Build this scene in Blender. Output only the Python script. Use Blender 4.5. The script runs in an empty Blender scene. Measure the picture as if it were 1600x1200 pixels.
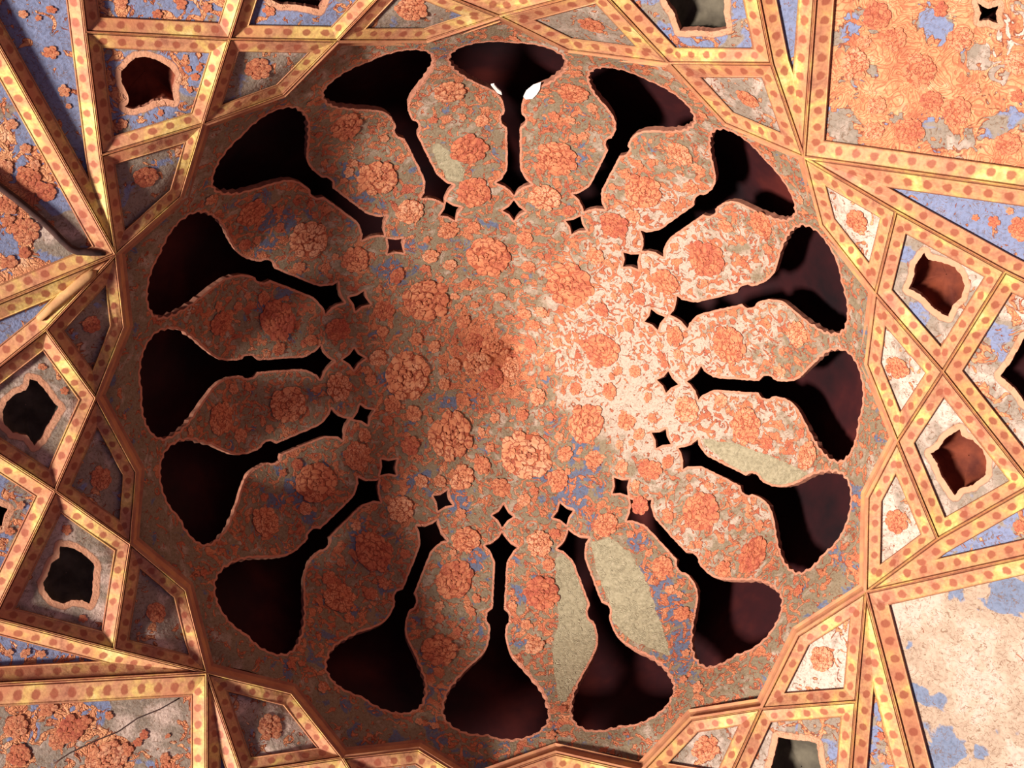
import bpy, math, random
import numpy as np
from mathutils import Vector, Matrix
from mathutils.geometry import delaunay_2d_cdt

random.seed(7)
RNG = np.random.RandomState(7)
SC = bpy.context.scene
COL = SC.collection
PI = math.pi

# ------------------------------------------------------------------ camera
# world: x to the picture's right, y towards the picture's bottom, z up (the camera looks up at the vault)
F = 1600.0
CAM = np.array([0.2962, -1.2354, 0.0])
TX, TY, ROLL = 0.1965, 0.0395, 0.0511
cx, sx, cy, sy, cr, sr = math.cos(TX), math.sin(TX), math.cos(TY), math.sin(TY), math.cos(ROLL), math.sin(ROLL)
RX = np.array([[1, 0, 0], [0, cx, -sx], [0, sx, cx]])
RY = np.array([[cy, 0, sy], [0, 1, 0], [-sy, 0, cy]])
RZ = np.array([[cr, -sr, 0], [sr, cr, 0], [0, 0, 1]])
M = RZ @ RY @ RX                       # world -> (right, down, forward)
cd = bpy.data.cameras.new('camera')
cam = bpy.data.objects.new('camera', cd)
COL.objects.link(cam)
cd.sensor_width = 36.0
cd.lens = 36.0 * F / 1600.0
cd.clip_start = 0.05
right, down, fwd = M[0], M[1], M[2]
mw = Matrix.Identity(4)
for i in range(3):
    mw[i][0] = right[i]; mw[i][1] = -down[i]; mw[i][2] = -fwd[i]; mw[i][3] = CAM[i]
cam.matrix_world = mw
SC.camera = cam

# ------------------------------------------------------------------ world and lights
w = bpy.data.worlds.new('world'); SC.world = w
w.use_nodes = True
w.node_tree.nodes['Background'].inputs[0].default_value = (0.95, 0.55, 0.82, 1)
w.node_tree.nodes['Background'].inputs[1].default_value = 0.135


def area_light(name, loc, target, size, energy, color):
    ld = bpy.data.lights.new(name, 'AREA'); ld.shape = 'RECTANGLE'
    ld.size, ld.size_y = size; ld.energy = energy; ld.color = color
    o = bpy.data.objects.new(name, ld); COL.objects.link(o)
    o.location = loc
    o.rotation_euler = (Vector(target) - Vector(loc)).to_track_quat('-Z', 'Y').to_euler()
    return o


area_light('hall_light', (-16.0, 3.5, -12.6), (1.0, 0.2, 6.0), (3.0, 3.0), 14600, (1.0, 0.83, 0.72))

SC.view_settings.view_transform = 'Standard'
SC.view_settings.look = 'None'
SC.view_settings.exposure = 0.14
SC.view_settings.gamma = 1.0
SC.view_settings.use_curve_mapping = False

# ------------------------------------------------------------------ surfaces of the vault
RP = np.array([0, .25, .5, .8, 1.07, 1.163, 1.4, 1.634, 1.75, 1.85, 1.93, 2.0, 2.07, 2.2, 2.5, 6.0])
ZP = np.array([7.5, 7.31, 7.13, 6.93, 6.74, 6.67, 6.51, 6.32, 6.20, 6.04, 5.84, 5.60, 5.36, 5.20, 4.99, 2.54])
_r = np.linspace(0, 6, 3001)
_z = np.interp(_r, RP, ZP)
_k = np.hanning(41); _k /= _k.sum()
_zz = np.concatenate([_z[1:21][::-1] * 0 + _z[0] + (_z[0] - _z[1:21][::-1]), _z, _z[-1] - (_z[-21:-1][::-1] - _z[-1])])
_z = np.convolve(_zz, _k, 'valid')
_s = np.concatenate([[0], np.cumsum(np.hypot(np.diff(_r), np.diff(_z)))])
DRUM = 0.10
PHASE = -0.0082


def r2s(r): return np.interp(r, _r, _s)
def s2r(s): return np.interp(s, _s, _r)


def z_dome(x, y):
    r = np.hypot(x, y); th = np.arctan2(x, -y)
    a = np.mod(th - PHASE, PI / 8) - PI / 16
    k = np.cos(a) / math.cos(PI / 16)
    b = np.clip((2.15 - r) / 0.2, 0, 1)
    return np.interp(r * (1 + (k - 1) * b), _r, _z)


def z_vault(x, y):
    return np.interp(np.hypot(x, y), _r, _z) - DRUM


def unproj(px, zf, h=0.0):
    """the points of the surface zf seen at the picture points px; h lifts them off the surface"""
    px = np.asarray(px, float).reshape(-1, 2)
    d = np.stack([(px[:, 0] - 800) / F, (px[:, 1] - 600) / F, np.ones(len(px))], 1) @ M
    lo = np.full(len(px), 2.0); hi = np.full(len(px), 10.0)
    for _ in range(36):
        m = (lo + hi) / 2
        P = CAM + d * m[:, None]
        g = P[:, 2] - zf(P[:, 0], P[:, 1])
        hi = np.where(g > 0, m, hi); lo = np.where(g > 0, lo, m)
    return CAM + d * (lo - h)[:, None]


def proj(P):
    q = (np.asarray(P) - CAM) @ M.T
    return np.stack([800 + F * q[:, 0] / q[:, 2], 600 + F * q[:, 1] / q[:, 2]], 1)


def normal_at(P, zf):
    e = 0.01
    gx = (zf(P[:, 0] + e, P[:, 1]) - zf(P[:, 0] - e, P[:, 1])) / (2 * e)
    gy = (zf(P[:, 0], P[:, 1] + e) - zf(P[:, 0], P[:, 1] - e)) / (2 * e)
    n = np.stack([gx, gy, -np.ones(len(P))], 1)          # towards the room (down)
    return n / np.linalg.norm(n, axis=1)[:, None]


def map_to_3d(uv, h=0.0):
    """dome map (arc length from the apex x direction) to world"""
    uv = np.asarray(uv, float).reshape(-1, 2)
    s = np.hypot(uv[:, 0], uv[:, 1]); r = s2r(s); k = np.where(s > 1e-9, r / np.maximum(s, 1e-9), 1)
    x = uv[:, 0] * k; y = uv[:, 1] * k
    P = np.stack([x, y, z_dome(x, y)], 1)
    if h: P = P + normal_at(P, z_dome) * h
    return P


def px_to_map(px):
    P = unproj(px, z_dome); r = np.hypot(P[:, 0], P[:, 1]); k = r2s(r) / np.maximum(r, 1e-9)
    return P[:, :2] * k[:, None]


# ------------------------------------------------------------------ node helpers
def nd(nt, kind, **kw):
    n = nt.nodes.new(kind)
    for k, v in kw.items():
        if k.startswith('i_'):
            key = k[2:]; key = int(key) if key.isdigit() else key.replace('_', ' ')
            n.inputs[key].default_value = v
        else: setattr(n, k, v)
    return n


def lk(nt, a, b): nt.links.new(a, b)


def new_mat(name, rough=0.75):
    m = bpy.data.materials.new(name); m.use_nodes = True
    nt = m.node_tree; b = nt.nodes['Principled BSDF']
    b.inputs['Roughness'].default_value = rough
    b.inputs['Specular IOR Level'].default_value = 0.2
    return m, nt, b


def ramp(nt, fac, stops, interp='LINEAR'):
    n = nt.nodes.new('ShaderNodeValToRGB'); cr_ = n.color_ramp; cr_.interpolation = interp
    while len(cr_.elements) > len(stops): cr_.elements.remove(cr_.elements[-1])
    while len(cr_.elements) < len(stops): cr_.elements.new(0.5)
    for e, (p, c) in zip(cr_.elements, stops):
        e.position = p; e.color = (*c, 1)
    lk(nt, fac, n.inputs[0]); return n.outputs[0]


def mix(nt, fac, a, b, mode='MIX'):
    n = nt.nodes.new('ShaderNodeMix'); n.data_type = 'RGBA'; n.blend_type = mode
    if isinstance(fac, float): n.inputs[0].default_value = fac
    else: lk(nt, fac, n.inputs[0])
    for s, v in ((6, a), (7, b)):
        if isinstance(v, tuple): n.inputs[s].default_value = (*v, 1)
        else: lk(nt, v, n.inputs[s])
    return n.outputs[2]


def mth(nt, op, a, b=None, c=None, clamp=False):
    n = nt.nodes.new('ShaderNodeMath'); n.operation = op; n.use_clamp = clamp
    for i, v in enumerate((a, b, c)):
        if v is None: continue
        if isinstance(v, (int, float)): n.inputs[i].default_value = v
        else: lk(nt, v, n.inputs[i])
    return n.outputs[0]


def step(nt, v, lo, hi):
    n = nt.nodes.new('ShaderNodeMapRange'); n.clamp = True
    n.inputs[1].default_value = lo; n.inputs[2].default_value = hi
    lk(nt, v, n.inputs[0]); return n.outputs[0]


def noise(nt, vec, scale, detail=3.0, dist=0.0, rough=0.55):
    n = nt.nodes.new('ShaderNodeTexNoise'); n.inputs['Scale'].default_value = scale
    n.inputs['Detail'].default_value = detail; n.inputs['Distortion'].default_value = dist
    n.inputs['Roughness'].default_value = rough
    lk(nt, vec, n.inputs['Vector']); return n.outputs[0]


def offset(nt, vec, d):
    n = nt.nodes.new('ShaderNodeVectorMath'); n.operation = 'ADD'; n.inputs[1].default_value = d
    lk(nt, vec, n.inputs[0]); return n.outputs[0]


def bump(nt, b, height, strength=0.4, dist=0.01):
    n = nt.nodes.new('ShaderNodeBump'); n.inputs['Strength'].default_value = strength
    n.inputs['Distance'].default_value = dist
    lk(nt, height, n.inputs['Height']); lk(nt, n.outputs[0], b.inputs['Normal'])


ORANGE = (0.52, 0.20, 0.10); RED = (0.40, 0.11, 0.07); PEACH = (0.56, 0.33, 0.21)
LINE = (0.22, 0.055, 0.03)


def make_painted(name, scale=1.0, olive=(0.25, 0.21, 0.14), cream=(0.52, 0.43, 0.35), blue=(0.13, 0.17, 0.27), oran=None, band=((0.62, 0.32, 0.22), (0.50, 0.20, 0.12)), tan=None):
    """painted plaster; attribute paint: r = how much orange scrollwork, g = cream..olive..blue ground, b = lost paint, alpha = border band"""
    m, nt, b = new_mat(name)
    tc = nd(nt, 'ShaderNodeTexCoord').outputs['Object']
    at = nd(nt, 'ShaderNodeAttribute', attribute_name='paint')
    sp = nd(nt, 'ShaderNodeSeparateColor'); lk(nt, at.outputs['Color'], sp.inputs[0])
    r_, g_, b_, a_ = sp.outputs[0], sp.outputs[1], sp.outputs[2], at.outputs['Alpha']
    # ground
    gn = noise(nt, tc, 9 * scale, 3, .6)
    gsum = mth(nt, 'ADD', g_, mth(nt, 'MULTIPLY', mth(nt, 'SUBTRACT', gn, 0.5), 1.35))
    ground = ramp(nt, gsum, [(0.16, cream), (0.30, tan or tuple(0.45 * a + 0.55 * o for a, o in zip(cream, olive))), (0.44, olive), (0.63, olive), (0.69, blue), (1.0, tuple(c * .92 for c in blue))])
    fine = noise(nt, tc, 70 * scale, 3)
    ground = mix(nt, 0.55, ground, ramp(nt, fine, [(0.3, (0.42, 0.38, 0.36)), (0.5, (0.85, 0.85, 0.85)), (0.75, (1, 1, 1))]), 'MULTIPLY')
    # small leaves and stems, olive green with dark outline
    ln = noise(nt, offset(nt, tc, (5, 2, 1)), 26 * scale, 2, 1.2)
    ledge = mth(nt, 'ABSOLUTE', mth(nt, 'SUBTRACT', ln, 0.53))
    ground = mix(nt, mth(nt, 'MULTIPLY', step(nt, ledge, 0.018, 0.006), 0.75), ground, (0.16, 0.09, 0.05))
    # orange scrollwork
    on = noise(nt, offset(nt, tc, (9, 7, 3)), 15 * scale, 2.5, 1.6)
    osum = mth(nt, 'ADD', on, mth(nt, 'MULTIPLY', mth(nt, 'SUBTRACT', r_, 0.5), 0.62))
    omask = step(nt, osum, 0.515, 0.525)
    oedge = mth(nt, 'MULTIPLY', step(nt, mth(nt, 'ABSOLUTE', mth(nt, 'SUBTRACT', osum, 0.525)), 0.022, 0.008), 0.85)
    vo = nd(nt, 'ShaderNodeTexVoronoi', feature='DISTANCE_TO_EDGE', i_Scale=34.0 * scale)
    wv = nd(nt, 'ShaderNodeTexNoise', i_Scale=22.0 * scale, i_Detail=2.0)
    lk(nt, tc, wv.inputs['Vector'])
    wa = nd(nt, 'ShaderNodeVectorMath', operation='MULTIPLY_ADD')
    lk(nt, wv.outputs['Color'], wa.inputs[0]); wa.inputs[1].default_value = (0.09, 0.09, 0.09); lk(nt, tc, wa.inputs[2])
    lk(nt, wa.outputs[0], vo.inputs['Vector'])
    hue = noise(nt, offset(nt, tc, (1, 4, 8)), 12 * scale, 3)
    q0, q1, q2, q3 = oran or (RED, ORANGE, (0.60, 0.26, 0.13), PEACH)
    oc = ramp(nt, hue, [(0.3, q0), (0.48, q1), (0.62, q2), (0.75, q3)])
    petal = step(nt, vo.outputs['Distance'], 0.03, 0.11)
    sw = nd(nt, 'ShaderNodeTexNoise', i_Scale=8.0 * scale, i_Detail=1.5, i_Distortion=2.2); lk(nt, tc, sw.inputs['Vector'])
    curl = step(nt, mth(nt, 'ABSOLUTE', mth(nt, 'SUBTRACT', mth(nt, 'FRACT', mth(nt, 'MULTIPLY', sw.outputs[0], 11.0)), 0.5)), 0.04, 0.20)
    petal = mth(nt, 'MULTIPLY', curl, mth(nt, 'MULTIPLY_ADD', petal, 0.45, 0.55))
    oc = mix(nt, mth(nt, 'MULTIPLY_ADD', petal, -0.70, 0.70), oc, (0.36, 0.10, 0.055))
    col = mix(nt, omask, ground, oc)
    col = mix(nt, oedge, col, LINE)
    # lost paint: bare plaster
    lsum = mth(nt, 'ADD', b_, mth(nt, 'MULTIPLY', mth(nt, 'SUBTRACT', noise(nt, tc, 16 * scale, 4), 0.5), 0.7))
    loss = step(nt, lsum, 0.49, 0.52)
    pl = ramp(nt, noise(nt, tc, 45, 4), [(0.3, (0.25, 0.23, 0.15)), (0.6, (0.35, 0.33, 0.22)), (0.8, (0.42, 0.38, 0.28))])
    col = mix(nt, loss, col, pl)
    ledg = step(nt, mth(nt, 'ABSOLUTE', mth(nt, 'SUBTRACT', lsum, 0.5)), 0.035, 0.01)
    col = mix(nt, mth(nt, 'MULTIPLY', ledg, 0.5), col, (0.25, 0.15, 0.09))
    # border band along cut edges
    bn = mth(nt, 'ADD', a_, mth(nt, 'MULTIPLY', mth(nt, 'SUBTRACT', noise(nt, tc, 30, 2), 0.5), 0.25))
    col = mix(nt, step(nt, bn, 0.42, 0.47), col, mix(nt, noise(nt, tc, 20, 2), band[0], band[1]))
    col = mix(nt, mth(nt, 'MULTIPLY', step(nt, mth(nt, 'ABSOLUTE', mth(nt, 'SUBTRACT', bn, 0.42)), 0.08, 0.02), 0.55), col, (0.25, 0.12, 0.07))
    lk(nt, col, b.inputs['Base Color'])
    hh = mth(nt, 'ADD', mth(nt, 'MULTIPLY', petal, omask), mth(nt, 'MULTIPLY', fine, 0.6))
    bump(nt, b, mth(nt, 'SUBTRACT', hh, mth(nt, 'MULTIPLY', oedge, 0.8)), 0.5, 0.012)
    return m


M_DOME = make_painted('painted_dome_plaster')
M_PANEL = make_painted('painted_panel_plaster', 0.8, (0.30, 0.26, 0.21), (0.68, 0.56, 0.48), (0.22, 0.28, 0.46), ((0.50, 0.17, 0.09), (0.62, 0.29, 0.14), (0.68, 0.37, 0.19), (0.76, 0.50, 0.32)), band=((0.62, 0.38, 0.25), (0.54, 0.25, 0.14)))
M_BARE = make_painted('stripped_panel_plaster', 0.8, (0.46, 0.36, 0.27), (0.60, 0.48, 0.40), (0.19, 0.25, 0.38), band=((0.62, 0.38, 0.25), (0.54, 0.25, 0.14)), tan=(0.54, 0.43, 0.33))


def make_gilt():
    m, nt, b = new_mat('gilt_strap', 0.55)
    uv = nd(nt, 'ShaderNodeUVMap', uv_map='UVMap').outputs[0]
    tc = nd(nt, 'ShaderNodeTexCoord').outputs['Object']
    sp = nd(nt, 'ShaderNodeSeparateXYZ'); lk(nt, uv, sp.inputs[0])
    base = ramp(nt, noise(nt, tc, 6, 4, .6), [(0.30, (0.40, 0.17, 0.11)), (0.42, (0.56, 0.29, 0.16)), (0.52, (0.62, 0.37, 0.17)), (0.60, (0.72, 0.54, 0.18)), (0.72, (0.86, 0.72, 0.32))])
    base = mix(nt, 0.5, base, ramp(nt, noise(nt, tc, 60, 3), [(0.3, (0.42, 0.36, 0.36)), (0.62, (1, 1, 1))]), 'MULTIPLY')
    base = mix(nt, step(nt, noise(nt, offset(nt, tc, (3, 3, 3)), 3.0, 3), 0.5, 0.72), base, (0.50, 0.20, 0.11))
    # painted dots
    fr = mth(nt, 'SUBTRACT', mth(nt, 'FRACT', sp.outputs[0]), 0.5)
    vv = mth(nt, 'MULTIPLY', mth(nt, 'SUBTRACT', sp.outputs[1], 0.55), 1.0)
    dd = mth(nt, 'SQRT', mth(nt, 'ADD', mth(nt, 'MULTIPLY', fr, fr), mth(nt, 'MULTIPLY', vv, vv)))
    dd = mth(nt, 'ADD', dd, mth(nt, 'MULTIPLY', mth(nt, 'SUBTRACT', noise(nt, tc, 40, 2), 0.5), 0.22))
    col = mix(nt, mth(nt, 'MULTIPLY', step(nt, dd, 0.27, 0.19), 0.85), base, (0.30, 0.085, 0.05))
    # dark groove by the ridge; shadow of the recess painted along the inner lip
    g1 = step(nt, mth(nt, 'ABSOLUTE', mth(nt, 'SUBTRACT', sp.outputs[1], 0.10)), 0.035, 0.015)
    g2 = step(nt, sp.outputs[1], 0.93, 0.98)
    col = mix(nt, mth(nt, 'MULTIPLY', mth(nt, 'MAXIMUM', g1, g2), 0.75), col, (0.17, 0.06, 0.04))
    lk(nt, col, b.inputs['Base Color'])
    bump(nt, b, noise(nt, tc, 30, 4), 0.3, 0.008)
    return m


M_GILT = make_gilt()


def simple(name, stops, scale=20, rough=0.8, bs=0.3):
    m, nt, b = new_mat(name, rough)
    tc = nd(nt, 'ShaderNodeTexCoord').outputs['Object']
    n_ = noise(nt, tc, scale, 4)
    lk(nt, ramp(nt, n_, stops), b.inputs['Base Color'])
    bump(nt, b, n_, bs, 0.01)
    return m


M_EDGE = simple('cut_plaster_edge', [(0.3, (0.22, 0.09, 0.06)), (0.7, (0.38, 0.18, 0.12))], 25)
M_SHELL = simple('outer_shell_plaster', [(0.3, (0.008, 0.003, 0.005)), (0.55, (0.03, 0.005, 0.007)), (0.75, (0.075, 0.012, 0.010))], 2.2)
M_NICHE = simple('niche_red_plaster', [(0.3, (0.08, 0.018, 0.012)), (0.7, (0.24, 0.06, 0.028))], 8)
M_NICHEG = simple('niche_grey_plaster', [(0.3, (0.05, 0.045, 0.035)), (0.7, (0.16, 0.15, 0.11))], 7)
M_CORN = simple('cornice_gilt', [(0.3, (0.36, 0.15, 0.09)), (0.55, (0.50, 0.25, 0.13)), (0.75, (0.58, 0.33, 0.12))], 9)
M_WHITE = simple('patch_white', [(0.3, (0.92, 0.90, 0.88)), (0.7, (0.97, 0.96, 0.95))], 20)
M_CABLE = simple('black_cable_cover', [(0.3, (0.03, 0.02, 0.02)), (0.7, (0.07, 0.035, 0.03))], 20)
M_STICK = simple('bare_gilt_end', [(0.3, (0.36, 0.19, 0.10)), (0.7, (0.55, 0.34, 0.15))], 14)


def make_petal(name, dark):
    m, nt, b = new_mat(name)
    tc = nd(nt, 'ShaderNodeTexCoord').outputs['Object']
    oi = nd(nt, 'ShaderNodeObjectInfo')
    if dark:
        lk(nt, ramp(nt, noise(nt, tc, 3, 3), [(0.3, (0.26, 0.06, 0.035)), (0.7, (0.50, 0.15, 0.07))]), b.inputs['Base Color'])
    else:
        c = ramp(nt, mth(nt, 'ADD', mth(nt, 'MULTIPLY', oi.outputs['Random'], 0.35), mth(nt, 'MULTIPLY', noise(nt, tc, 2.2, 4), 0.75)),
                 [(0.3, (0.42, 0.115, 0.07)), (0.5, (0.54, 0.20, 0.10)), (0.66, (0.60, 0.27, 0.14)), (0.85, (0.66, 0.38, 0.23))])
        rv = nd(nt, 'ShaderNodeVectorMath', operation='ADD'); lk(nt, tc, rv.inputs[0]); lk(nt, oi.outputs['Random'], rv.inputs[1])
        wn = nd(nt, 'ShaderNodeTexNoise', i_Scale=2.6, i_Detail=3.0); lk(nt, rv.outputs[0], wn.inputs['Vector'])
        wa = nd(nt, 'ShaderNodeVectorMath', operation='MULTIPLY_ADD'); lk(nt, wn.outputs['Color'], wa.inputs[0])
        wa.inputs[1].default_value = (1.0, 1.0, 0.0); lk(nt, rv.outputs[0], wa.inputs[2])
        vo = nd(nt, 'ShaderNodeTexVoronoi', feature='DISTANCE_TO_EDGE', i_Scale=3.2); vo.voronoi_dimensions = '2D'
        lk(nt, wa.outputs[0], vo.inputs['Vector'])
        c = mix(nt, mth(nt, 'MULTIPLY', step(nt, vo.outputs['Distance'], 0.14, 0.03), 0.9), c, (0.25, 0.055, 0.035))
        lk(nt, c, b.inputs['Base Color'])
    return m


M_ROSE = make_petal('rose_petal', False)
M_ROSELINE = make_petal('rose_outline', True)


# ------------------------------------------------------------------ object helpers
def tag(o, label=None, cat=None, group=None, kind=None):
    if label: o['label'] = label
    if cat: o['category'] = cat
    if group: o['group'] = group
    if kind: o['kind'] = kind
    return o


def empty(name, loc, label=None, cat=None, group=None, kind=None):
    o = bpy.data.objects.new(name, None); COL.objects.link(o)
    o.location = loc; o.empty_display_size = 0.1
    return tag(o, label, cat, group, kind)


def mesh_obj(name, verts, faces, mats, parent=None, loc=(0, 0, 0), fm=None, uvs=None, paint=None, smooth=False):
    """verts in world space; the object's origin goes to loc (world)"""
    loc = np.asarray(loc, float)
    me = bpy.data.meshes.new(name)
    v = np.asarray(verts, float) - loc
    me.from_pydata(v.tolist(), [], [list(map(int, f)) for f in faces])
    for m in (mats if isinstance(mats, (list, tuple)) else [mats]): me.materials.append(m)
    if fm is not None: me.polygons.foreach_set('material_index', np.asarray(fm, np.int32))
    if smooth: me.polygons.foreach_set('use_smooth', np.ones(len(me.polygons), bool))
    if uvs is not None:
        l = me.uv_layers.new(name='UVMap'); idx = np.zeros(len(me.loops), np.int32)
        me.loops.foreach_get('vertex_index', idx)
        l.data.foreach_set('uv', np.asarray(uvs, np.float32)[idx].ravel())
    if paint is not None:
        a = me.color_attributes.new('paint', 'FLOAT_COLOR', 'POINT')
        a.data.foreach_set('color', np.asarray(paint, np.float32).ravel())
    me.update()
    o = bpy.data.objects.new(name, me); COL.objects.link(o)
    if parent is not None:
        o.parent = parent
        pl = Vector((0, 0, 0)); p = parent
        while p is not None:
            pl += p.location; p = p.parent
        o.location = Vector(loc) - pl
    else: o.location = loc
    return o


def inside(pts, poly):
    pts = np.asarray(pts, float); poly = np.asarray(poly, float)
    x, y = pts[:, 0], pts[:, 1]; r = np.zeros(len(pts), bool)
    for (x1, y1), (x2, y2) in zip(poly, np.roll(poly, -1, 0)):
        if y1 == y2: continue
        c = ((y1 > y) != (y2 > y)) & (x < (x2 - x1) * (y - y1) / (y2 - y1) + x1)
        r ^= c
    return r


def dist_poly(pts, poly, closed=True):
    pts = np.asarray(pts, float); a = np.asarray(poly, float)
    b = np.roll(a, -1, 0)
    if not closed: a, b = a[:-1], b[:-1]
    best = np.full(len(pts), 1e9)
    for p, q in zip(a, b):
        d = q - p; L = d @ d
        t = np.clip(((pts - p) @ d) / max(L, 1e-12), 0, 1)
        best = np.minimum(best, np.hypot(*(pts - (p + t[:, None] * d)).T))
    return best


def resample(poly, step_, closed=True):
    poly = np.asarray(poly, float); out = []
    nxt = np.roll(poly, -1, 0); n = len(poly) if closed else len(poly) - 1
    for i in range(n):
        d = np.hypot(*(nxt[i] - poly[i])); k = max(1, int(round(d / step_)))
        for j in range(k): out.append(poly[i] + (nxt[i] - poly[i]) * j / k)
    if not closed: out.append(poly[-1])
    return np.array(out)


def triangulate(outer, holes, step_):
    """CDT of a polygon with holes; returns verts (n,2), tris"""
    lo = outer.min(0); hi = outer.max(0)
    gx, gy = np.meshgrid(np.arange(lo[0], hi[0], step_), np.arange(lo[1], hi[1], step_ * 0.866))
    gx = gx + (np.arange(gx.shape[0]) % 2)[:, None] * step_ / 2
    g = np.stack([gx.ravel(), gy.ravel()], 1)
    g = g[inside(g, outer)]
    d = dist_poly(g, outer)
    for h in holes:
        g2 = ~inside(g, h); g = g[g2]; d = d[g2]
        if len(g): d = np.minimum(d, dist_poly(g, h))
    g = g[d > step_ * 0.55] if len(g) else g
    pts = [outer]; edges = []; n = 0
    for L in [outer] + list(holes):
        if n: pts.append(L)
        edges += [(n + i, n + (i + 1) % len(L)) for i in range(len(L))]; n += len(L)
    pts.append(g); P = np.concatenate(pts)
    r = delaunay_2d_cdt([Vector(p) for p in P], edges, [], 0, 1e-7)
    V = np.array([tuple(v) for v in r[0]]); T = np.array([f for f in r[2]], int)
    c = V[T].mean(1)
    ok = inside(c, outer)
    for h in holes: ok &= ~inside(c, h)
    return V, T[ok]


def boundary_edges(T):
    e = np.concatenate([T[:, [0, 1]], T[:, [1, 2]], T[:, [2, 0]]])
    k = np.sort(e, 1); u, inv, cnt = np.unique(k, axis=0, return_inverse=True, return_counts=True)
    return e[cnt[inv.ravel()] == 1]


def blobs(px, base, lst):
    """attribute value: base plus soft blobs (x, y, radius, amount) in reference-survey coordinates"""
    v = np.full(len(px), float(base))
    for x, y, r, a in lst:
        v += a * np.exp(-((px[:, 0] - x) ** 2 + (px[:, 1] - y) ** 2) / (r * r))
    return v


# ------------------------------------------------------------------ rosettes
def rose_mesh(seed, rings, base=0.84):
    rg = random.Random(seed); V = []; Fc = []; FM = []
    n = 20
    V.append((0, 0, 0.05)); nl = rings[0][0]
    for i in range(n):
        a = 2 * PI * i / n; r = base * (1.0 + rg.uniform(-.06, .06))
        V.append((r * math.cos(a), r * math.sin(a), 0.0))
    for i in range(n):
        V.append((1.02 * V[1 + i][0], 1.02 * V[1 + i][1], -0.08))
    for i in range(n):
        j = (i + 1) % n
        Fc.append((0, 1 + i, 1 + j)); FM.append(1)
        Fc.append((1 + i, 1 + n + i, 1 + n + j, 1 + j)); FM.append(1)
    for (k, rad, tl, rl, h) in rings:
        ph = rg.uniform(0, 6.28)
        for i in range(k):
            a = ph + 2 * PI * i / k + rg.uniform(-.12, .12)
            rr = rad * rg.uniform(.86, 1.08); t_ = tl * rg.uniform(.92, 1.16); l_ = rl * rg.uniform(.95, 1.2)
            c0 = len(V); ca, sa = math.cos(a), math.sin(a)
            V.append((rr * ca, rr * sa, h + 0.10))
            m = 7
            for q in range(m):
                b = 2 * PI * q / m + .3; u = l_ * math.cos(b); v = t_ * math.sin(b)
                if u > 0: u *= 1.0 - 0.25 * math.cos(2 * b)
                u += -0.12 * (v / max(t_, .01)) ** 2 * l_
                V.append(((rr + u) * ca - v * sa, (rr + u) * sa + v * ca, h + (0.02 if u > 0 else 0.05)))
            for q in range(m):
                Fc.append((c0, c0 + 1 + q, c0 + 1 + (q + 1) % m)); FM.append(0)
    me = bpy.data.meshes.new('rose')
    me.from_pydata(V, [], Fc); me.materials.append(M_ROSE); me.materials.append(M_ROSELINE)
    me.polygons.foreach_set('material_index', np.array(FM, np.int32)); me.update()
    return me


BIG = [rose_mesh(i, [(9, .80, .26, .20, .05), (8, .56, .21, .15, .09), (6, .33, .17, .12, .13), (3, .12, .11, .09, .17)]) for i in range(5)]
MID = [rose_mesh(20 + i, [(7, .72, .31, .25, .05), (5, .38, .23, .18, .10), (1, 0, .17, .17, .14)], .76) for i in range(4)]
SML = [rose_mesh(40 + i, [(5, .56, .34, .34, .05), (1, 0, .22, .22, .12)], .58) for i in range(4)]
N_ROSE = {}


def put_rose(parent, P, nrm, rad, name='rose', flat=0.21):
    lib = BIG if rad > 0.085 else (MID if rad > 0.05 else SML)
    me = random.choice(lib)
    o = bpy.data.objects.new(name, me); COL.objects.link(o)
    z = Vector(nrm).normalized(); a = random.uniform(0, 6.28)
    x = z.orthogonal().normalized(); y = z.cross(x)
    x2 = x * math.cos(a) + y * math.sin(a); y2 = z.cross(x2)
    sx_, sy_ = rad * random.uniform(.95, 1.1), rad * random.uniform(.88, 1.0)
    mt = Matrix(((x2.x * sx_, y2.x * sy_, z.x * rad * flat, 0), (x2.y * sx_, y2.y * sy_, z.y * rad * flat, 0),
                 (x2.z * sx_, y2.z * sy_, z.z * rad * flat, 0), (0, 0, 0, 1)))
    pl = Vector((0, 0, 0)); p = parent
    while p is not None:
        pl += p.location; p = p.parent
    mt.translation = Vector(P) - pl
    o.parent = parent; o.matrix_basis = mt
    return o


# ------------------------------------------------------------------ the pierced dome
LT = [(803, 305), (912, 331), (1003, 392), (1047, 492), (1073, 596), (1060, 700), (984, 780), (888, 828), (785, 832), (683, 813), (592, 750), (546, 655), (522, 565), (538, 473), (600, 368), (693, 318)]
LK = [(802, 186), (965, 228), (1103, 320), (1169, 463), (1199, 605), (1173, 757), (1075, 880), (936, 957), (778, 965), (633, 937), (497, 843), (422, 707), (388, 573), (413, 423), (502, 293), (635, 200)]
LE = [(790, 66), (1015, 127), (1200, 255), (1312, 425), (1346, 640), (1314, 835), (1180, 1010), (985, 1133), (776, 1153), (575, 1095), (375, 985), (265, 790), (221, 605), (243, 410), (375, 215), (580, 95)]
LS = [(803, 329), (900, 352), (986, 407), (1023, 499), (1043, 597), (1033, 685), (970, 760), (880, 803), (786, 806), (692, 782), (607, 730), (568, 648), (553, 561), (562, 470), (618, 384), (704, 330)]


def pol(px):
    uv = px_to_map(px); return np.unwrap(np.arctan2(uv[:, 0], -uv[:, 1])), np.hypot(uv[:, 0], uv[:, 1])


tT, sT = pol(LT); tK, sK = pol(LK); tE, sE = pol(LE); tS, sS = pol(LS)
for arr in (tT, tK, tE, tS):
    arr += 2 * PI * round((0 - arr[0]) / (2 * PI))
    arr[:] = arr + 0


def xy(th, s): return np.stack([s * np.sin(th), -s * np.cos(th)], -1)


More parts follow.
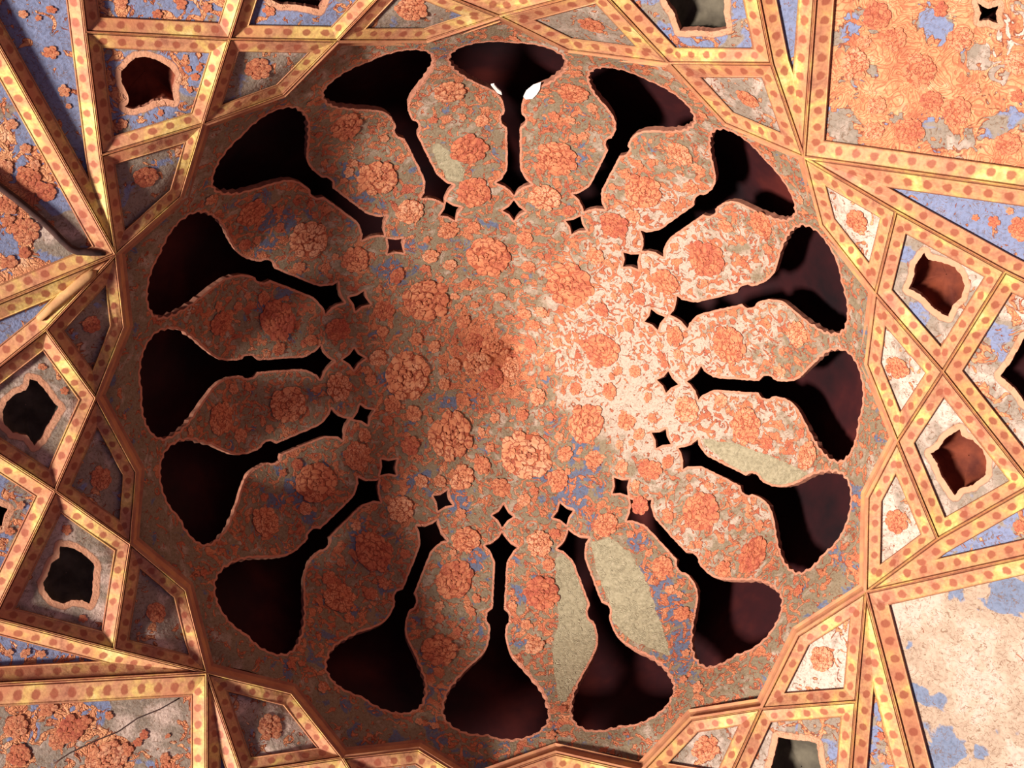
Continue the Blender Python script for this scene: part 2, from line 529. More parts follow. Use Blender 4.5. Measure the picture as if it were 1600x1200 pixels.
# half outline of a slot: (arc length, half width) between tip 1.41, knob 1.98 and end 2.885
HALF = [(1.41, 0), (1.445, .022), (1.480, .058), (1.508, .112), (1.530, .080), (1.560, .064), (1.600, .044), (1.63, .038), (1.77, .037), (1.925, .038), (1.938, .055), (1.955, .070),
        (1.985, .074), (2.010, .070), (2.028, .054), (2.06, .049), (2.13, .052), (2.19, .068), (2.24, .094), (2.29, .138), (2.335, .182), (2.38, .222), (2.44, .262),
        (2.51, .297), (2.59, .317), (2.67, .316), (2.74, .292), (2.80, .240), (2.845, .168), (2.873, .085), (2.885, 0)]


def slot_outline(k):
    h = np.array(HALF)
    pts = np.concatenate([h, np.stack([h[-2:0:-1, 0], -h[-2:0:-1, 1]], 1)])
    pts = resample(pts, 0.018)
    # gently scalloped edge of the bulb
    m = pts[:, 0] > 2.3
    per = np.arange(len(pts)) * 0.018
    c = pts.copy()
    rad = np.array([2.60, 0.0]); d = pts - rad; d /= np.linalg.norm(d, axis=1)[:, None]
    amp = np.where(m, np.clip((pts[:, 0] - 2.3) / .1, 0, 1) * 0.0085, 0)
    c += d * (amp * np.abs(np.sin(per * PI / 0.065)) * 1.6)[:, None] - d * (amp)[:, None]
    c += RNG.uniform(-.0022, .0022, c.shape)
    s_, w_ = c[:, 0], c[:, 1]
    s = np.interp(s_, [1.41, 1.985, 2.885], [sT[k], sK[k], sE[k]])
    th = np.interp(s, [sT[k], sK[k], sE[k]], [tT[k], tK[k], tE[k]])
    # widths were measured on the surface
    return xy(th + w_ / s2r(s), s), th, s


def star_outline(k):
    a = 0.082; b = 0.074; c = 0.031
    sh = [(-a, 0), (-c, c), (0, b), (c, c), (a, 0), (c, -c), (0, -b), (-c, -c)]
    return [(sS[k] + u, v / s2r(sS[k]) + tS[k]) for u, v in sh]


slots = [slot_outline(k)[0] for k in range(16)]
stars = [xy(np.array([q[1] for q in star_outline(k)]), np.array([q[0] for q in star_outline(k)])) for k in range(16)]
STEP = 0.0165


def dome_paint(uv, P):
    px = proj(P)
    r = blobs(px, 0.49, DOME_R); g = blobs(px, 0.47, DOME_G); b = np.zeros(len(px))
    sr_ = np.hypot(uv[:, 0], uv[:, 1]); k_ = np.clip((sr_ - 2.75) / 0.2, 0, 1); r = r * (1 - k_) + (0.36 + 0.1 * (px[:, 0] > 700)) * k_
    for pl in DOME_LOSS:
        pl = np.array(pl, float); d = dist_poly(px, pl)
        b = np.maximum(b, np.where(inside(px, pl), np.clip(0.5 + d / 16, 0, 1), np.clip(0.5 - d / 16, 0, 1)))
    dd = np.full(len(uv), 1.0)
    for q in slots + stars:
        c = q.mean(0); near = np.hypot(*(uv - c).T) < 1.1
        if near.any(): dd[near] = np.minimum(dd[near], dist_poly(uv[near], q))
    a = np.clip(1 - dd / 0.030, 0, 1)
    return np.stack([r, g, b * 0.9, a], 1)


DOME_R = [(770, 560, 60, .35), (690, 240, 40, -.1), (500, 1080, 260, .02), (1000, 620, 60, -.05), (955, 620, 90, -.1), (1020, 700, 60, -.1), (650, 380, 60, -.05), (820, 500, 40, -.1)]
DOME_G = [(920, 600, 70, -.25), (1000, 560, 110, -.38), (1020, 640, 90, -.45), (960, 430, 80, -.26), (1030, 430, 70, -.30), (880, 500, 50, -.2), (1120, 370, 110, -.20), (1200, 500, 110, -.18), (1190, 650, 110, -.26),
          (1110, 830, 110, -.18), (1010, 330, 60, -.25), (860, 600, 22, .3), (870, 670, 22, .35), (930, 705, 34, .42), (900, 770, 40, .40), (840, 735, 20, .3), (940, 640, 18, .2), (735, 620, 26, .3), (690, 640, 22, .3),
          (650, 740, 40, .2), (720, 780, 26, .25), (820, 930, 22, .3), (740, 860, 30, .25), (560, 850, 30, .2), (1030, 930, 50, .30), (1080, 1000, 60, .3), (1000, 850, 30, .25), (1240, 560, 40, .32), (1330, 780, 30, .3),
          (640, 410, 30, .18), (560, 300, 40, .15), (430, 350, 50, .22), (600, 420, 20, .25), (600, 600, 30, .1), (790, 240, 20, .15), (900, 170, 20, .15), (1060, 250, 20, .2), (470, 760, 50, .22), (430, 480, 40, .2),
          (1320, 900, 40, .22), (700, 1150, 150, .12), (520, 1000, 80, .1)]
DOME_LOSS = [[(672, 222), (692, 226), (712, 245), (728, 268), (722, 283), (700, 284), (684, 262)],
             [(866, 872), (885, 862), (905, 890), (918, 950), (932, 985), (934, 1015), (918, 1045), (900, 1065), (884, 1100), (872, 1095), (866, 1060), (861, 1005), (872, 975), (868, 930)],
             [(922, 846), (950, 838), (985, 862), (1010, 905), (1030, 960), (1044, 1010), (1052, 1030), (1030, 1020), (985, 1002), (958, 975), (948, 935), (930, 890)],
             [(1088, 682), (1140, 690), (1190, 705), (1230, 722), (1262, 738), (1268, 752), (1235, 762), (1200, 768), (1182, 752), (1150, 735), (1110, 705)]]

dome = empty('pierced_dome', (0, 0, 5.4), 'pierced plaster dome with sixteen vase-shaped openings around a painted rose crown', 'dome')


def region(name, outer, holes, mat=M_DOME, parent=dome, cut=True):
    V, T = triangulate(outer, holes, STEP)
    P = map_to_3d(V)
    # orient towards the room (down)
    a, b, c = P[T[:, 0]], P[T[:, 1]], P[T[:, 2]]
    nz = np.cross(b - a, c - a)[:, 2]
    T = np.where((nz > 0)[:, None], T[:, [0, 2, 1]], T)
    paint = dome_paint(V, P)
    E = boundary_edges(T)
    mid = (V[E[:, 0]] + V[E[:, 1]]) / 2
    near = np.full(len(mid), 1.0)
    for q in slots + stars:
        c0 = q.mean(0); m = np.hypot(*(mid - c0).T) < 1.1
        if m.any(): near[m] = np.minimum(near[m], dist_poly(mid[m], q))
    E = E[near < 0.002]
    N = normal_at(P, z_dome)
    n0 = len(P); used = np.unique(E); idx = {int(u): n0 + i for i, u in enumerate(used)}
    back = P[used] - N[used] * 0.035
    faces = [tuple(t) for t in T]; fm = [0] * len(faces)
    for e0, e1 in E:
        faces.append((e1, e0, idx[int(e0)], idx[int(e1)])); fm.append(1)
    allP = np.concatenate([P, back]); pt = np.concatenate([paint, paint[used]])
    return mesh_obj(name, allP, faces, [mat, M_EDGE], parent, (0, 0, 5.4), fm, paint=pt), V, T


# seams between the crown, the sixteen petals and the ring
def order_from(poly, p0, p1):
    """points of a closed outline running from the one nearest p0 to the one nearest p1, both ways"""
    i = int(np.argmin(np.hypot(*(poly - p0).T))); j = int(np.argmin(np.hypot(*(poly - p1).T)))
    n = len(poly)
    A = [poly[(i + q) % n] for q in range((j - i) % n + 1)]
    B = [poly[(i - q) % n] for q in range((i - j) % n + 1)]
    return np.array(A), np.array(B)


def lerp_pol(t0, s0, t1, s1, n):
    u = np.linspace(0, 1, n); return xy(t0 + (t1 - t0) * u, s0 + (s1 - s0) * u)


crown_arcs = []; end_arcs = []
for k in range(16):
    k2 = (k + 1) % 16; dt = 2 * PI if k2 == 0 else 0
    w0 = 0.074 / s2r(sS[k]); w1 = 0.074 / s2r(sS[k2])
    crown_arcs.append(lerp_pol(tS[k] + w0, sS[k], tS[k2] + dt - w1, sS[k2], 18))
    end_arcs.append(lerp_pol(tE[k], sE[k], tE[k2] + dt, sE[k2], 46))
crown = []
for k in range(16):
    inner = stars[k]
    # inner half of star: right tip -> inner tip -> left tip handled in order left, inner, right
    crown += [inner[6], inner[7], inner[0], inner[1]]
    crown += list(crown_arcs[k])
crown = np.array(crown)
dup = np.hypot(*(crown - np.roll(crown, -1, 0)).T) > 1e-6
crown_obj, crownV, crownT = region('crown', resample(crown[dup], 0.02), [])

lobes = []
for k in range(16):
    k2 = (k + 1) % 16
    s_a, s_b = stars[k], stars[k2]
    # along crown arc
    ring = list(crown_arcs[k])
    # star k2 outer-left half: left tip(6) -> outer-left diag(5) -> outer tip(4)
    ring += [s_b[5], s_b[4]]
    sl = slots[k2]; tip = sl[0]; end = xy(np.array([tE[k2]]), np.array([sE[k2]]))[0]
    A, B = order_from(sl, tip, end)
    # choose the side towards this petal
    mid_th = (tK[k] + tK[k2] + (2 * PI if k2 == 0 else 0)) / 2; cen = xy(np.array([mid_th]), np.array([2.0]))[0]
    side = A if np.hypot(*(A.mean(0) - cen)) < np.hypot(*(B.mean(0) - cen)) else B
    ring += list(side)
    ring += list(end_arcs[k][::-1])
    sl = slots[k]; tip = sl[0]; end = xy(np.array([tE[k]]), np.array([sE[k]]))[0]
    A, B = order_from(sl, end, tip)
    side = A if np.hypot(*(A.mean(0) - cen)) < np.hypot(*(B.mean(0) - cen)) else B
    ring += list(side)
    ring += [s_a[4], s_a[3]]
    ring = np.array(ring)
    keep = np.hypot(*(ring - np.roll(ring, -1, 0)).T) > 1e-4
    lobes.append(ring[keep])

lobe_obj = []
LOBE_LABEL = {15: 'painted petal with a small bare plaster patch', 7: 'petal half stripped to bare greenish plaster', 6: 'petal stripped to bare plaster along its left side', 4: 'pale petal with bare grey plaster along its lower edge'}
for k in range(16):
    o, V, T = region('petal', resample(lobes[k], 0.022), [])
    if k in LOBE_LABEL: o['label'] = LOBE_LABEL[k]
    lobe_obj.append((o, lobes[k]))

# ------------------------------------------------------------------ node table of the ribbed vault (survey points)
ND = dict(A=(181, 398), r1=(283, 308), E=(317, 195), r2=(443, 149), D=(527, 64), r3=(666, 64), H=(780, 26), r4=(888, 79), K=(1045, 99), r5=(1133, 194),
          R=(1256, 246), r6=(1284, 352), N4=(1368, 459), r7=(1354, 570), N3=(1402, 690), r8=(1356, 778), RB=(1353, 925), r9=(1247, 993), O2=(1190, 1107), r10=(1080, 1124),
          O1=(1001, 1207), r11=(868, 1177), P=(738, 1223), r12=(654, 1171), Q=(535, 1184), r13=(455, 1083), LB=(323, 1051), r14=(290, 922), S=(204, 850), r15=(213, 738),
          Mn=(150, 622), r16=(194, 512),
          F=(158, 243), B=(134, 50), C=(359, 61), Bt=(121, -60), Ct=(397, -60), N2=(622, -36), L1=(-60, -34), N2t=(540, -130), N1=(937, -16), Ht=(780, -140),
          K2=(1206, 100), K2t=(1170, -80), K1t=(1060, -120), Rt=(1280, -90), Rr=(1710, 309), N5=(1400, 330), N6=(1571, 424), N6r=(1720, 497), N7=(1473, 581),
          N9=(1612, 758), N9r=(1740, 620), N8=(1465, 842), RBr=(1720, 843), N9b=(1725, 690), O3=(1338, 1096), O3b=(1322, 1290), RBb=(1448, 1290), O4=(1134, 1228), O4b=(1190, 1330),
          O1b=(1050, 1340), O1l=(940, 1320), Pl=(800, 1330), Pq=(690, 1330), Qb=(575, 1250), Ub=(405, 1320), U=(377, 1207), LBd=(323, 1320), G=(72, 515), Gl=(-98, 648), W=(86, 767), Z=(-10, 966),
          Wl=(-200, 810), Y=(178, 1015), Zl=(-80, 950), LBl=(-90, 1073), Al=(-90, 510), Gll=(-98, 652))
ND = {k: np.array(v, float) for k, v in ND.items()}
ORDER = ['A', 'r1', 'E', 'r2', 'D', 'r3', 'H', 'r4', 'K', 'r5', 'R', 'r6', 'N4', 'r7', 'N3', 'r8', 'RB', 'r9', 'O2', 'r10', 'O1', 'r11', 'P', 'r12', 'Q', 'r13', 'LB', 'r14', 'S', 'r15', 'Mn', 'r16']
HR = 0.03                                           # how far the ridges stand proud
rim_px = np.array([ND[n] for n in ORDER])
rim3 = unproj(rim_px, z_vault, HR)
top3 = rim3 + np.array([0, 0, DRUM])
rr_ = np.hypot(top3[:, 0], top3[:, 1]); rk = r2s(rr_) / rr_
rim_map = top3[:, :2] * rk[:, None]
# outer ring of the dome, in sixteen bays
ends = np.concatenate([end_arcs[k][:-1] for k in range(16)])
rimr = resample(rim_map, 0.03)
rimr = rimr * (1 + 0.012)
ring_parts = []


def ang(p): return np.mod(np.arctan2(p[:, 0], -p[:, 1]), 2 * PI)


o_, _, _ = region('ring_band', resample(rimr, 0.03), [resample(ends, 0.022)])
o_['label'] = 'plain lower band of the dome below the openings'

# crown and petal roses
CROWN_ROSES = [(762, 400, 40), (890, 445, 42), (666, 470, 42), (636, 587, 42), (940, 547, 33), (703, 680, 40), (916, 662, 36), (823, 712, 44), (775, 540, 30), (745, 570, 26), (800, 575, 20), (768, 590, 22), (740, 535, 20),
               (709, 570, 12), (646, 647, 16), (753, 727, 16), (883, 710, 14), (816, 650, 12), (940, 483, 14), (720, 747, 22), (870, 752, 20), (783, 763, 18), (556, 713, 22), (613, 633, 16), (640, 697, 18), (703, 413, 12), (780, 463, 12),
               (723, 503, 14), (953, 612, 15), (930, 717, 17), (1010, 733, 16), (900, 607, 12), (846, 487, 12), (806, 440, 10), (600, 483, 20), (590, 560, 18), (693, 600, 11), (983, 507, 12), (993, 580, 12), (980, 657, 18),
               (840, 620, 16), (820, 490, 13), (860, 560, 14), (830, 540, 14), (650, 530, 12), (620, 430, 14), (700, 360, 18), (820, 372, 16), (930, 400, 16), (980, 450, 12), (672, 400, 14)]
PETAL_ROSES = [(740, 300, 28), (640, 330, 24), (555, 405, 24), (527, 515, 20), (530, 605, 22), (560, 712, 22), (625, 795, 22), (852, 308, 26), (960, 352, 24), (1040, 440, 22), (1055, 525, 18), (1074, 640, 22), (1020, 735, 18), (728, 843, 22), (843, 850, 22), (946, 820, 20),
               (896, 145, 25), (870, 247, 34), (703, 143, 28), (733, 233, 33), (590, 277, 32), (540, 197, 28), (393, 333, 28), (483, 373, 34), (433, 500, 33), (345, 505, 22), (450, 632, 32), (345, 655, 26), (493, 755, 33),
               (415, 815, 26), (583, 863, 33), (530, 935, 27), (710, 907, 33), (686, 1017, 29), (846, 927, 30), (835, 1010, 18), (1035, 885, 20), (1066, 960, 15), (1176, 867, 30), (1095, 800, 34), (1165, 665, 30), (1262, 712, 24), (1076, 633, 16),
               (1140, 540, 30), (1246, 522, 24), (1105, 405, 33), (1190, 350, 25), (1005, 300, 32), (1062, 240, 24), (1130, 890, 16), (1000, 790, 16), (515, 905, 14)]
lobes_poly = [q for _, q in lobe_obj]
allrose = []          # (u, v, rad) for spacing


def dome_rose(x, y, rad_px, jitter=False):
    uv = px_to_map([(x, y)])
    P = map_to_3d(uv); n = normal_at(P, z_dome)[0]
    dep = (P[0] - CAM) @ M[2]
    rad = rad_px * dep / F
    return uv[0], P[0], n, rad


def owner(uv):
    if inside(uv[None], crown)[0]: return crown_obj
    for o, q in lobe_obj:
        if inside(uv[None], q)[0]: return o
    return o_


for x, y, rp in CROWN_ROSES + PETAL_ROSES:
    uv, P, n, rad = dome_rose(x, y, rp)
    allrose.append((uv[0], uv[1], rad))
    put_rose(owner(uv), P + n * 0.006, n, rad * 1.02)
# small florets scattered between them
tries = 0; placed = 0
loss_polys = [np.array(q, float) for q in DOME_LOSS]
while placed < 185 and tries < 6000:
    tries += 1
    a = random.uniform(0, 2 * PI); s = 2.85 * math.sqrt(random.uniform(0.01, 1))
    uv = xy(np.array([a]), np.array([s]))[0]
    rad = random.uniform(0.030, 0.055)
    if any((uv[0] - u) ** 2 + (uv[1] - v) ** 2 < (rad + R_) ** 2 * 1.0 for u, v, R_ in allrose): continue
    bad = False
    for q in slots + stars:
        if np.hypot(*(q.mean(0) - uv)) < 1.1 and (inside(uv[None], q)[0] or dist_poly(uv[None], q)[0] < rad + 0.02): bad = True; break
    if bad: continue
    P = map_to_3d(uv); px = proj(P)
    if any(inside(px, q)[0] or dist_poly(px, q)[0] < 8 for q in loss_polys): continue
    if not inside(uv[None], rimr)[0] or dist_poly(uv[None], rimr)[0] < rad + 0.05: continue
    if s > 2.45 and min(abs(((a - t + PI) % (2 * PI)) - PI) for t in tE) > 1: continue
    n = normal_at(P, z_dome)[0]
    allrose.append((uv[0], uv[1], rad)); placed += 1
    put_rose(owner(uv), P[0] + n * 0.004, n, rad, 'floret')

# thin raised white patches at the neck of the topmost opening
for pl, lab in (([(818, 150), (822, 142), (833, 133), (845, 129), (844, 138), (839, 146), (832, 153), (822, 154)], 'larger raised white patch right of the neck of the topmost opening'),
                ([(767, 132), (772, 131), (777, 137), (783, 142), (784, 147), (777, 144)], 'tiny raised white patch left of the neck of the topmost opening')):
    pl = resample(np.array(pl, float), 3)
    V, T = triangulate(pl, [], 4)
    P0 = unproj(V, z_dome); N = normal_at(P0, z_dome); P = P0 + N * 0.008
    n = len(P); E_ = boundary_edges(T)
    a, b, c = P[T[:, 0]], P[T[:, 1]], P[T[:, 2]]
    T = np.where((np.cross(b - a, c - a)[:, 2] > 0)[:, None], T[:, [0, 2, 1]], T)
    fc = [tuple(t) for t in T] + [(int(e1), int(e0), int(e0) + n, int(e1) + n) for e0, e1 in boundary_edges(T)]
    q = mesh_obj('white_patch', np.concatenate([P, P0 - N * 0.004]), fc, M_WHITE, dome, P0.mean(0)); q['label'] = lab

# ------------------------------------------------------------------ drum moulding around the dome (structure)
corn = empty('trim_1', (0, 0, 5.0), 'gilt moulding ringing the foot of the pierced dome', None, None, 'structure')
for i in range(len(ORDER)):
    j = (i + 1) % len(ORDER)
    a, b = rim3[i], rim3[j]
    n = 6; V = []; Fc = []
    prof = [(0.0, 0.0), (0.010, 0.012), (0.0, 0.022), (-0.004, 0.06), (-0.002, DRUM - 0.02), (0.012, DRUM - 0.010), (0.002, DRUM + 0.006), (-0.03, DRUM + 0.012)]
    for q in range(n + 1):
        p = a + (b - a) * q / n
        pa, pb = proj(a[None])[0], proj(b[None])[0]
        p = unproj([pa + (pb - pa) * q / n], z_vault, HR)[0]
        rad = np.array([p[0], p[1], 0]); rad /= np.linalg.norm(rad)
        for du, dz in prof: V.append(p - rad * du + np.array([0, 0, dz]))
    m = len(prof)
    for q in range(n):
        for t in range(m - 1):
            v0 = q * m + t; Fc.append((v0, v0 + m, v0 + m + 1, v0 + 1))
    mesh_obj('moulding', V, Fc, M_CORN, corn, (a + b) / 2)


# ------------------------------------------------------------------ facets of the vault
def inset(poly, wd):
    P = np.asarray(poly, float); n = len(P)
    area = 0.5 * sum(P[i][0] * P[(i + 1) % n][1] - P[(i + 1) % n][0] * P[i][1] for i in range(n))
    sg = 1 if area > 0 else -1
    if not hasattr(wd, '__len__'): wd = [wd] * n
    L = []
    for i in range(n):
        d = P[(i + 1) % n] - P[i]; d = d / np.hypot(*d); nn = np.array([-d[1], d[0]]) * sg
        L.append((P[i] + nn * wd[i], d))
    out = []
    for i in range(n):
        p, d = L[i - 1]; q, e = L[i]
        den = d[0] * e[1] - d[1] * e[0]
        if abs(den) < 1e-6: out.append(q); continue
        t = ((q[0] - p[0]) * e[1] - (q[1] - p[1]) * e[0]) / den
        out.append(p + d * t)
    return np.array(out)


VS = [(0.0, 0.002), (0.045, 0.008), (0.085, -0.001), (0.11, -0.011), (0.15, -0.005), (0.45, -0.016), (0.88, -0.030), (0.94, -0.027), (1.0, -0.036)]
RECESS = 0.014


def strap(parent, a, b, a2, b2, loc):
    L = np.hypot(*(b - a)); n = max(2, int(L / 16))
    s = np.linspace(0, 1, n + 1); V = []; UV = []; nrow = len(VS) + 1
    for (v, h) in VS + [(1.0, -0.036 - RECESS)]:
        px = (a + (b - a) * s[:, None]) * (1 - v) + (a2 + (b2 - a2) * s[:, None]) * v
        P = unproj(px, z_vault, HR + h); V.append(P)
        UV.append(np.stack([np.zeros(n + 1), np.full(n + 1, min(v, 1.0))], 1))
    mr = V[5]; ax = mr[-1] - mr[0]; L3 = np.linalg.norm(ax); ax = ax / max(L3, 1e-9)
    k0 = max(1, round(L3 / 0.086))
    for r_, v_ in zip(UV, V): r_[:, 0] = ((v_ - mr[0]) @ ax) / L3 * k0
    V = np.concatenate(V); UV = np.concatenate(UV); m = n + 1; Fc = []
    cr2 = (b - a)[0] * (a2 - a)[1] - (b - a)[1] * (a2 - a)[0]
    for r_ in range(nrow - 1):
        for q in range(n):
            f = (r_ * m + q, r_ * m + q + 1, (r_ + 1) * m + q + 1, (r_ + 1) * m + q)
            Fc.append(f if cr2 < 0 else f[::-1])
    return mesh_obj('border_strap', V, Fc, M_GILT, parent, loc, uvs=UV)


def facet(name, nodes, wd, label, cat, group=None, hole=None, R_=0.5, G_=0.5, B_=0.0, rb=(), gb=(), bb=(), roses=(), florets=0, panel=True, skip=(), niche=None, pm=None):
    poly = np.array([ND[q] if isinstance(q, str) else np.array(q, float) for q in nodes])
    inner = inset(poly, wd)
    loc = unproj([poly.mean(0)], z_vault)[0]
    root = empty(name, loc, label, cat, group)
    n = len(poly)
    for i in range(n):
        j = (i + 1) % n
        if i in skip: continue
        strap(root, poly[i], poly[j], inner[i], inner[j], loc)
    if not panel: return root
    stp = 4.5
    out = resample(inner, stp); holes = []
    if hole is not None:
        h = np.array(hole, float); h = resample(h, 4.0)
        h = h + RNG.uniform(-.7, .7, h.shape); holes = [h]
    V, T = triangulate(out, holes, stp)
    hh = HR - 0.036 - RECESS
    P = unproj(V, z_vault, hh)
    a, b, c = P[T[:, 0]], P[T[:, 1]], P[T[:, 2]]
    T = np.where((np.cross(b - a, c - a)[:, 2] > 0)[:, None], T[:, [0, 2, 1]], T)
    r = blobs(V, R_, rb); g = blobs(V, G_, gb); bl = blobs(V, B_, bb); al = np.zeros(len(V))
    if holes: al = np.clip(1 - dist_poly(V, holes[0]) / 17.0, 0, 1)
    paint = np.stack([r, g, bl, al], 1)
    faces = [tuple(t) for t in T]; fm = [0] * len(faces)
    if holes:
        E_ = boundary_edges(T); mid = (V[E_[:, 0]] + V[E_[:, 1]]) / 2
        E_ = E_[dist_poly(mid, holes[0]) < 0.5]
        N = normal_at(P, z_vault); used = np.unique(E_); idx = {int(u): len(P) + i for i, u in enumerate(used)}
        P = np.concatenate([P, P[used] - N[used] * 0.03]); paint = np.concatenate([paint, paint[used]])
        for e0, e1 in E_: faces.append((e1, e0, idx[int(e0)], idx[int(e1)])); fm.append(1)
    pn = mesh_obj('painted_panel', P, faces, [pm or M_PANEL, M_EDGE], root, loc, fm, paint=paint)
    if holes:
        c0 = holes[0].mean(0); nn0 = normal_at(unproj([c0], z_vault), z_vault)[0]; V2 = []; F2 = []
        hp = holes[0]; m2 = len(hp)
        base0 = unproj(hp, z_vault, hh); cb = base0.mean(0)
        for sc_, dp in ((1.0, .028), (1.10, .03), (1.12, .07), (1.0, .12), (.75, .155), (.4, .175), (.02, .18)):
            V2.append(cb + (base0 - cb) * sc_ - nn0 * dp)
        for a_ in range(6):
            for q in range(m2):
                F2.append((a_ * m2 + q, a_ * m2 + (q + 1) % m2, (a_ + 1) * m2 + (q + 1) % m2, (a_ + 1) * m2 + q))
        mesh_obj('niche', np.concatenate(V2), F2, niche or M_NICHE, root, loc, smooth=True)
    placed = []
    for x, y, rp in roses:
        Q = unproj([(x, y)], z_vault, hh + 0.004); nn = normal_at(Q, z_vault)[0]
        placed.append((x, y, rp)); put_rose(pn, Q[0], nn, rp * ((Q[0] - CAM) @ M[2]) / F)
    t = 0; c_ = 0
    lo = inner.min(0); hi = inner.max(0)
    while c_ < florets and t < 400:
        t += 1
        x = random.uniform(max(lo[0], -20), min(hi[0], 1620)); y = random.uniform(max(lo[1], -20), min(hi[1], 1220)); rp = random.uniform(6, 11)
        pt = np.array([[x, y]])
        if not inside(pt, inner)[0] or dist_poly(pt, inner)[0] < rp + 1: continue
        if holes and (inside(pt, holes[0])[0] or dist_poly(pt, holes[0])[0] < rp + 12): continue
        if any((x - u) ** 2 + (y - v) ** 2 < (rp + w_) ** 2 for u, v, w_ in placed): continue
        Q = unproj(pt, z_vault, hh + 0.003); nn = normal_at(Q, z_vault)[0]
        placed.append((x, y, rp)); c_ += 1
        put_rose(pn, Q[0], nn, rp * ((Q[0] - CAM) @ M[2]) / F, 'floret')
    return root


GT = 'rose triangles around the dome rim'; GK = 'kite coffers with cut-out niches'; GS = 'long gilt spandrels'; GB = 'large painted corner fields'
tri = [
    (['F', 'E', 'r1', 'A'], 20, (228, 277, 22), 'small gilt-framed rose panel left of the dome, below the upper left kite niche', .55),
    (['C', 'D', 'r2', 'E'], 20, (403, 107, 24), 'small gilt-framed rose panel right of the upper left kite niche', .5),
    (['D', 'N2', 'H', 'r3'], 20, (643, 15, 28), 'gilt-framed rose triangle at the top edge left of the topmost opening', .5),
    (['H', 'N1', 'K', 'r4'], 20, (925, 40, 26), 'gilt-framed rose triangle at the top right of the topmost opening', .5),
    (['K', 'K2', 'R', 'r5'], 22, (1168, 155, 24), 'gilt-framed orange rose panel under the top right niche with grey interior', .45),
    (['R', 'N5', 'N4', 'r6'], 22, (1338, 345, 23), 'faded rose panel framed in gilt just below the right upper rib hub', .2),
    (['N4', 'N7', 'N3', 'r7'], 22, (1402, 575, 22), 'pale rose diamond between the two right-hand kite niches', .25),
    (['RB', 'r8', 'N3', 'N8'], 22, (1400, 815, 22), 'rose triangle left of the lower right kite niche', .25),
    (['RB', 'r9', 'O2', 'O3'], 22, (1284, 1030, 24), 'bright rose panel below the right lower rib hub', .15),
    (['O2', 'r10', 'O1', 'O4'], 22, (1102, 1170, 24), 'rose panel at the bottom edge, left of the bottom right niche', .4),
    (['LB', 'r13', 'Q', 'U'], 22, (422, 1135, 22), 'dim rose panel at the bottom left of the dome', .45),
    (['S', 'r14', 'LB', 'Y'], 21, (244, 957, 19), 'dim rose panel right of the lower left kite niche', .45),
    (['Mn', 'r15', 'S', 'W'], 21, (158, 748, 20), 'dim rose panel between the two left-hand kite niches', .5),
    (['A', 'G', 'Mn', 'r16'], 22, (143, 507, 18), 'narrow rose panel left of the dome, above the left kite niche', .5),
]
for nodes, wd, rose, lab, g in tri:
    facet('rose_panel', nodes, wd, lab, 'panel', GT, G_=g - .02, R_=0.36, roses=[rose], B_=0.05)

K_TL = [(211, 90), (230, 89), (250, 96), (266, 106), (275, 120), (270, 138), (272, 158), (258, 154), (240, 158), (226, 166), (208, 170), (195, 167), (201, 160), (200, 148), (190, 128), (189, 112)]
K_L = [(46, 592), (58, 596), (70, 608), (80, 624), (93, 638), (84, 652), (74, 668), (68, 680), (54, 696), (48, 688), (42, 680), (20, 676), (6, 662), (4, 644), (10, 628), (24, 616), (40, 610), (45, 602)]
K_LL = [(94, 854), (112, 856), (128, 864), (144, 878), (149, 886), (146, 910), (145, 930), (140, 943), (128, 938), (112, 938), (98, 944), (80, 936), (70, 922), (67, 910), (74, 900), (80, 880), (92, 872)]
K_RU = [(1444, 395), (1450, 406), (1472, 410), (1492, 418), (1502, 430), (1507, 446), (1502, 464), (1488, 478), (1481, 494), (1472, 490), (1460, 482), (1450, 472), (1438, 460), (1420, 451), (1428, 432), (1430, 414)]
K_RL = [(1500, 671), (1503, 682), (1520, 688), (1535, 702), (1541, 720), (1540, 742), (1520, 758), (1500, 763), (1492, 774), (1484, 764), (1470, 742), (1464, 724), (1454, 709), (1466, 702), (1476, 686), (1490, 676)]
K_TR = [(1040, 0), (1054, 22), (1062, 48), (1088, 47), (1112, 50), (1136, 44), (1131, 22), (1132, -10), (1122, -40), (1090, -50), (1056, -36)]
K_BR = [(1216, 1152), (1240, 1156), (1266, 1158), (1276, 1162), (1279, 1185), (1284, 1206), (1275, 1240), (1245, 1256), (1214, 1240), (1203, 1205), (1211, 1176)]
K_T = [(422, 0), (438, 6), (466, 8), (484, 11), (498, 15), (503, 5), (508, -8), (500, -30), (462, -45), (425, -30), (418, -10)]

facet('kite_coffer', ['B', 'C', 'E', 'F'], 24, 'gilt kite coffer at upper left with a red-lit cut-out niche', 'coffer', GK, K_TL, R_=.45, G_=.72, florets=7)
facet('kite_coffer', ['G', 'Mn', 'W', 'Gl'], 24, 'dim kite coffer at the left edge with a grey cut-out niche', 'coffer', GK, K_L, R_=.2, G_=.36, niche=M_NICHEG, florets=2)
facet('kite_coffer', ['W', 'S', 'Y', 'Z'], 24, 'dim kite coffer at lower left with a black cut-out niche', 'coffer', GK, K_LL, R_=.22, G_=.34, niche=M_NICHEG, florets=2)
facet('kite_coffer', ['N5', 'N6', 'N7', 'N4'], 24, 'bright kite coffer on the right, upper of two, with a red-brown niche', 'coffer', GK, K_RU, R_=.3, G_=.42, gb=[(1415, 400, 25, .4), (1440, 475, 25, .3), (1520, 420, 30, -.2), (1500, 500, 25, .1)])
facet('kite_coffer', ['N7', 'N9', 'N8', 'N3'], 24, 'bright kite coffer on the right, lower of two, with an orange-lit niche', 'coffer', GK, K_RL, R_=.26, G_=.3, gb=[(1515, 770, 25, .35), (1450, 700, 20, .2)])
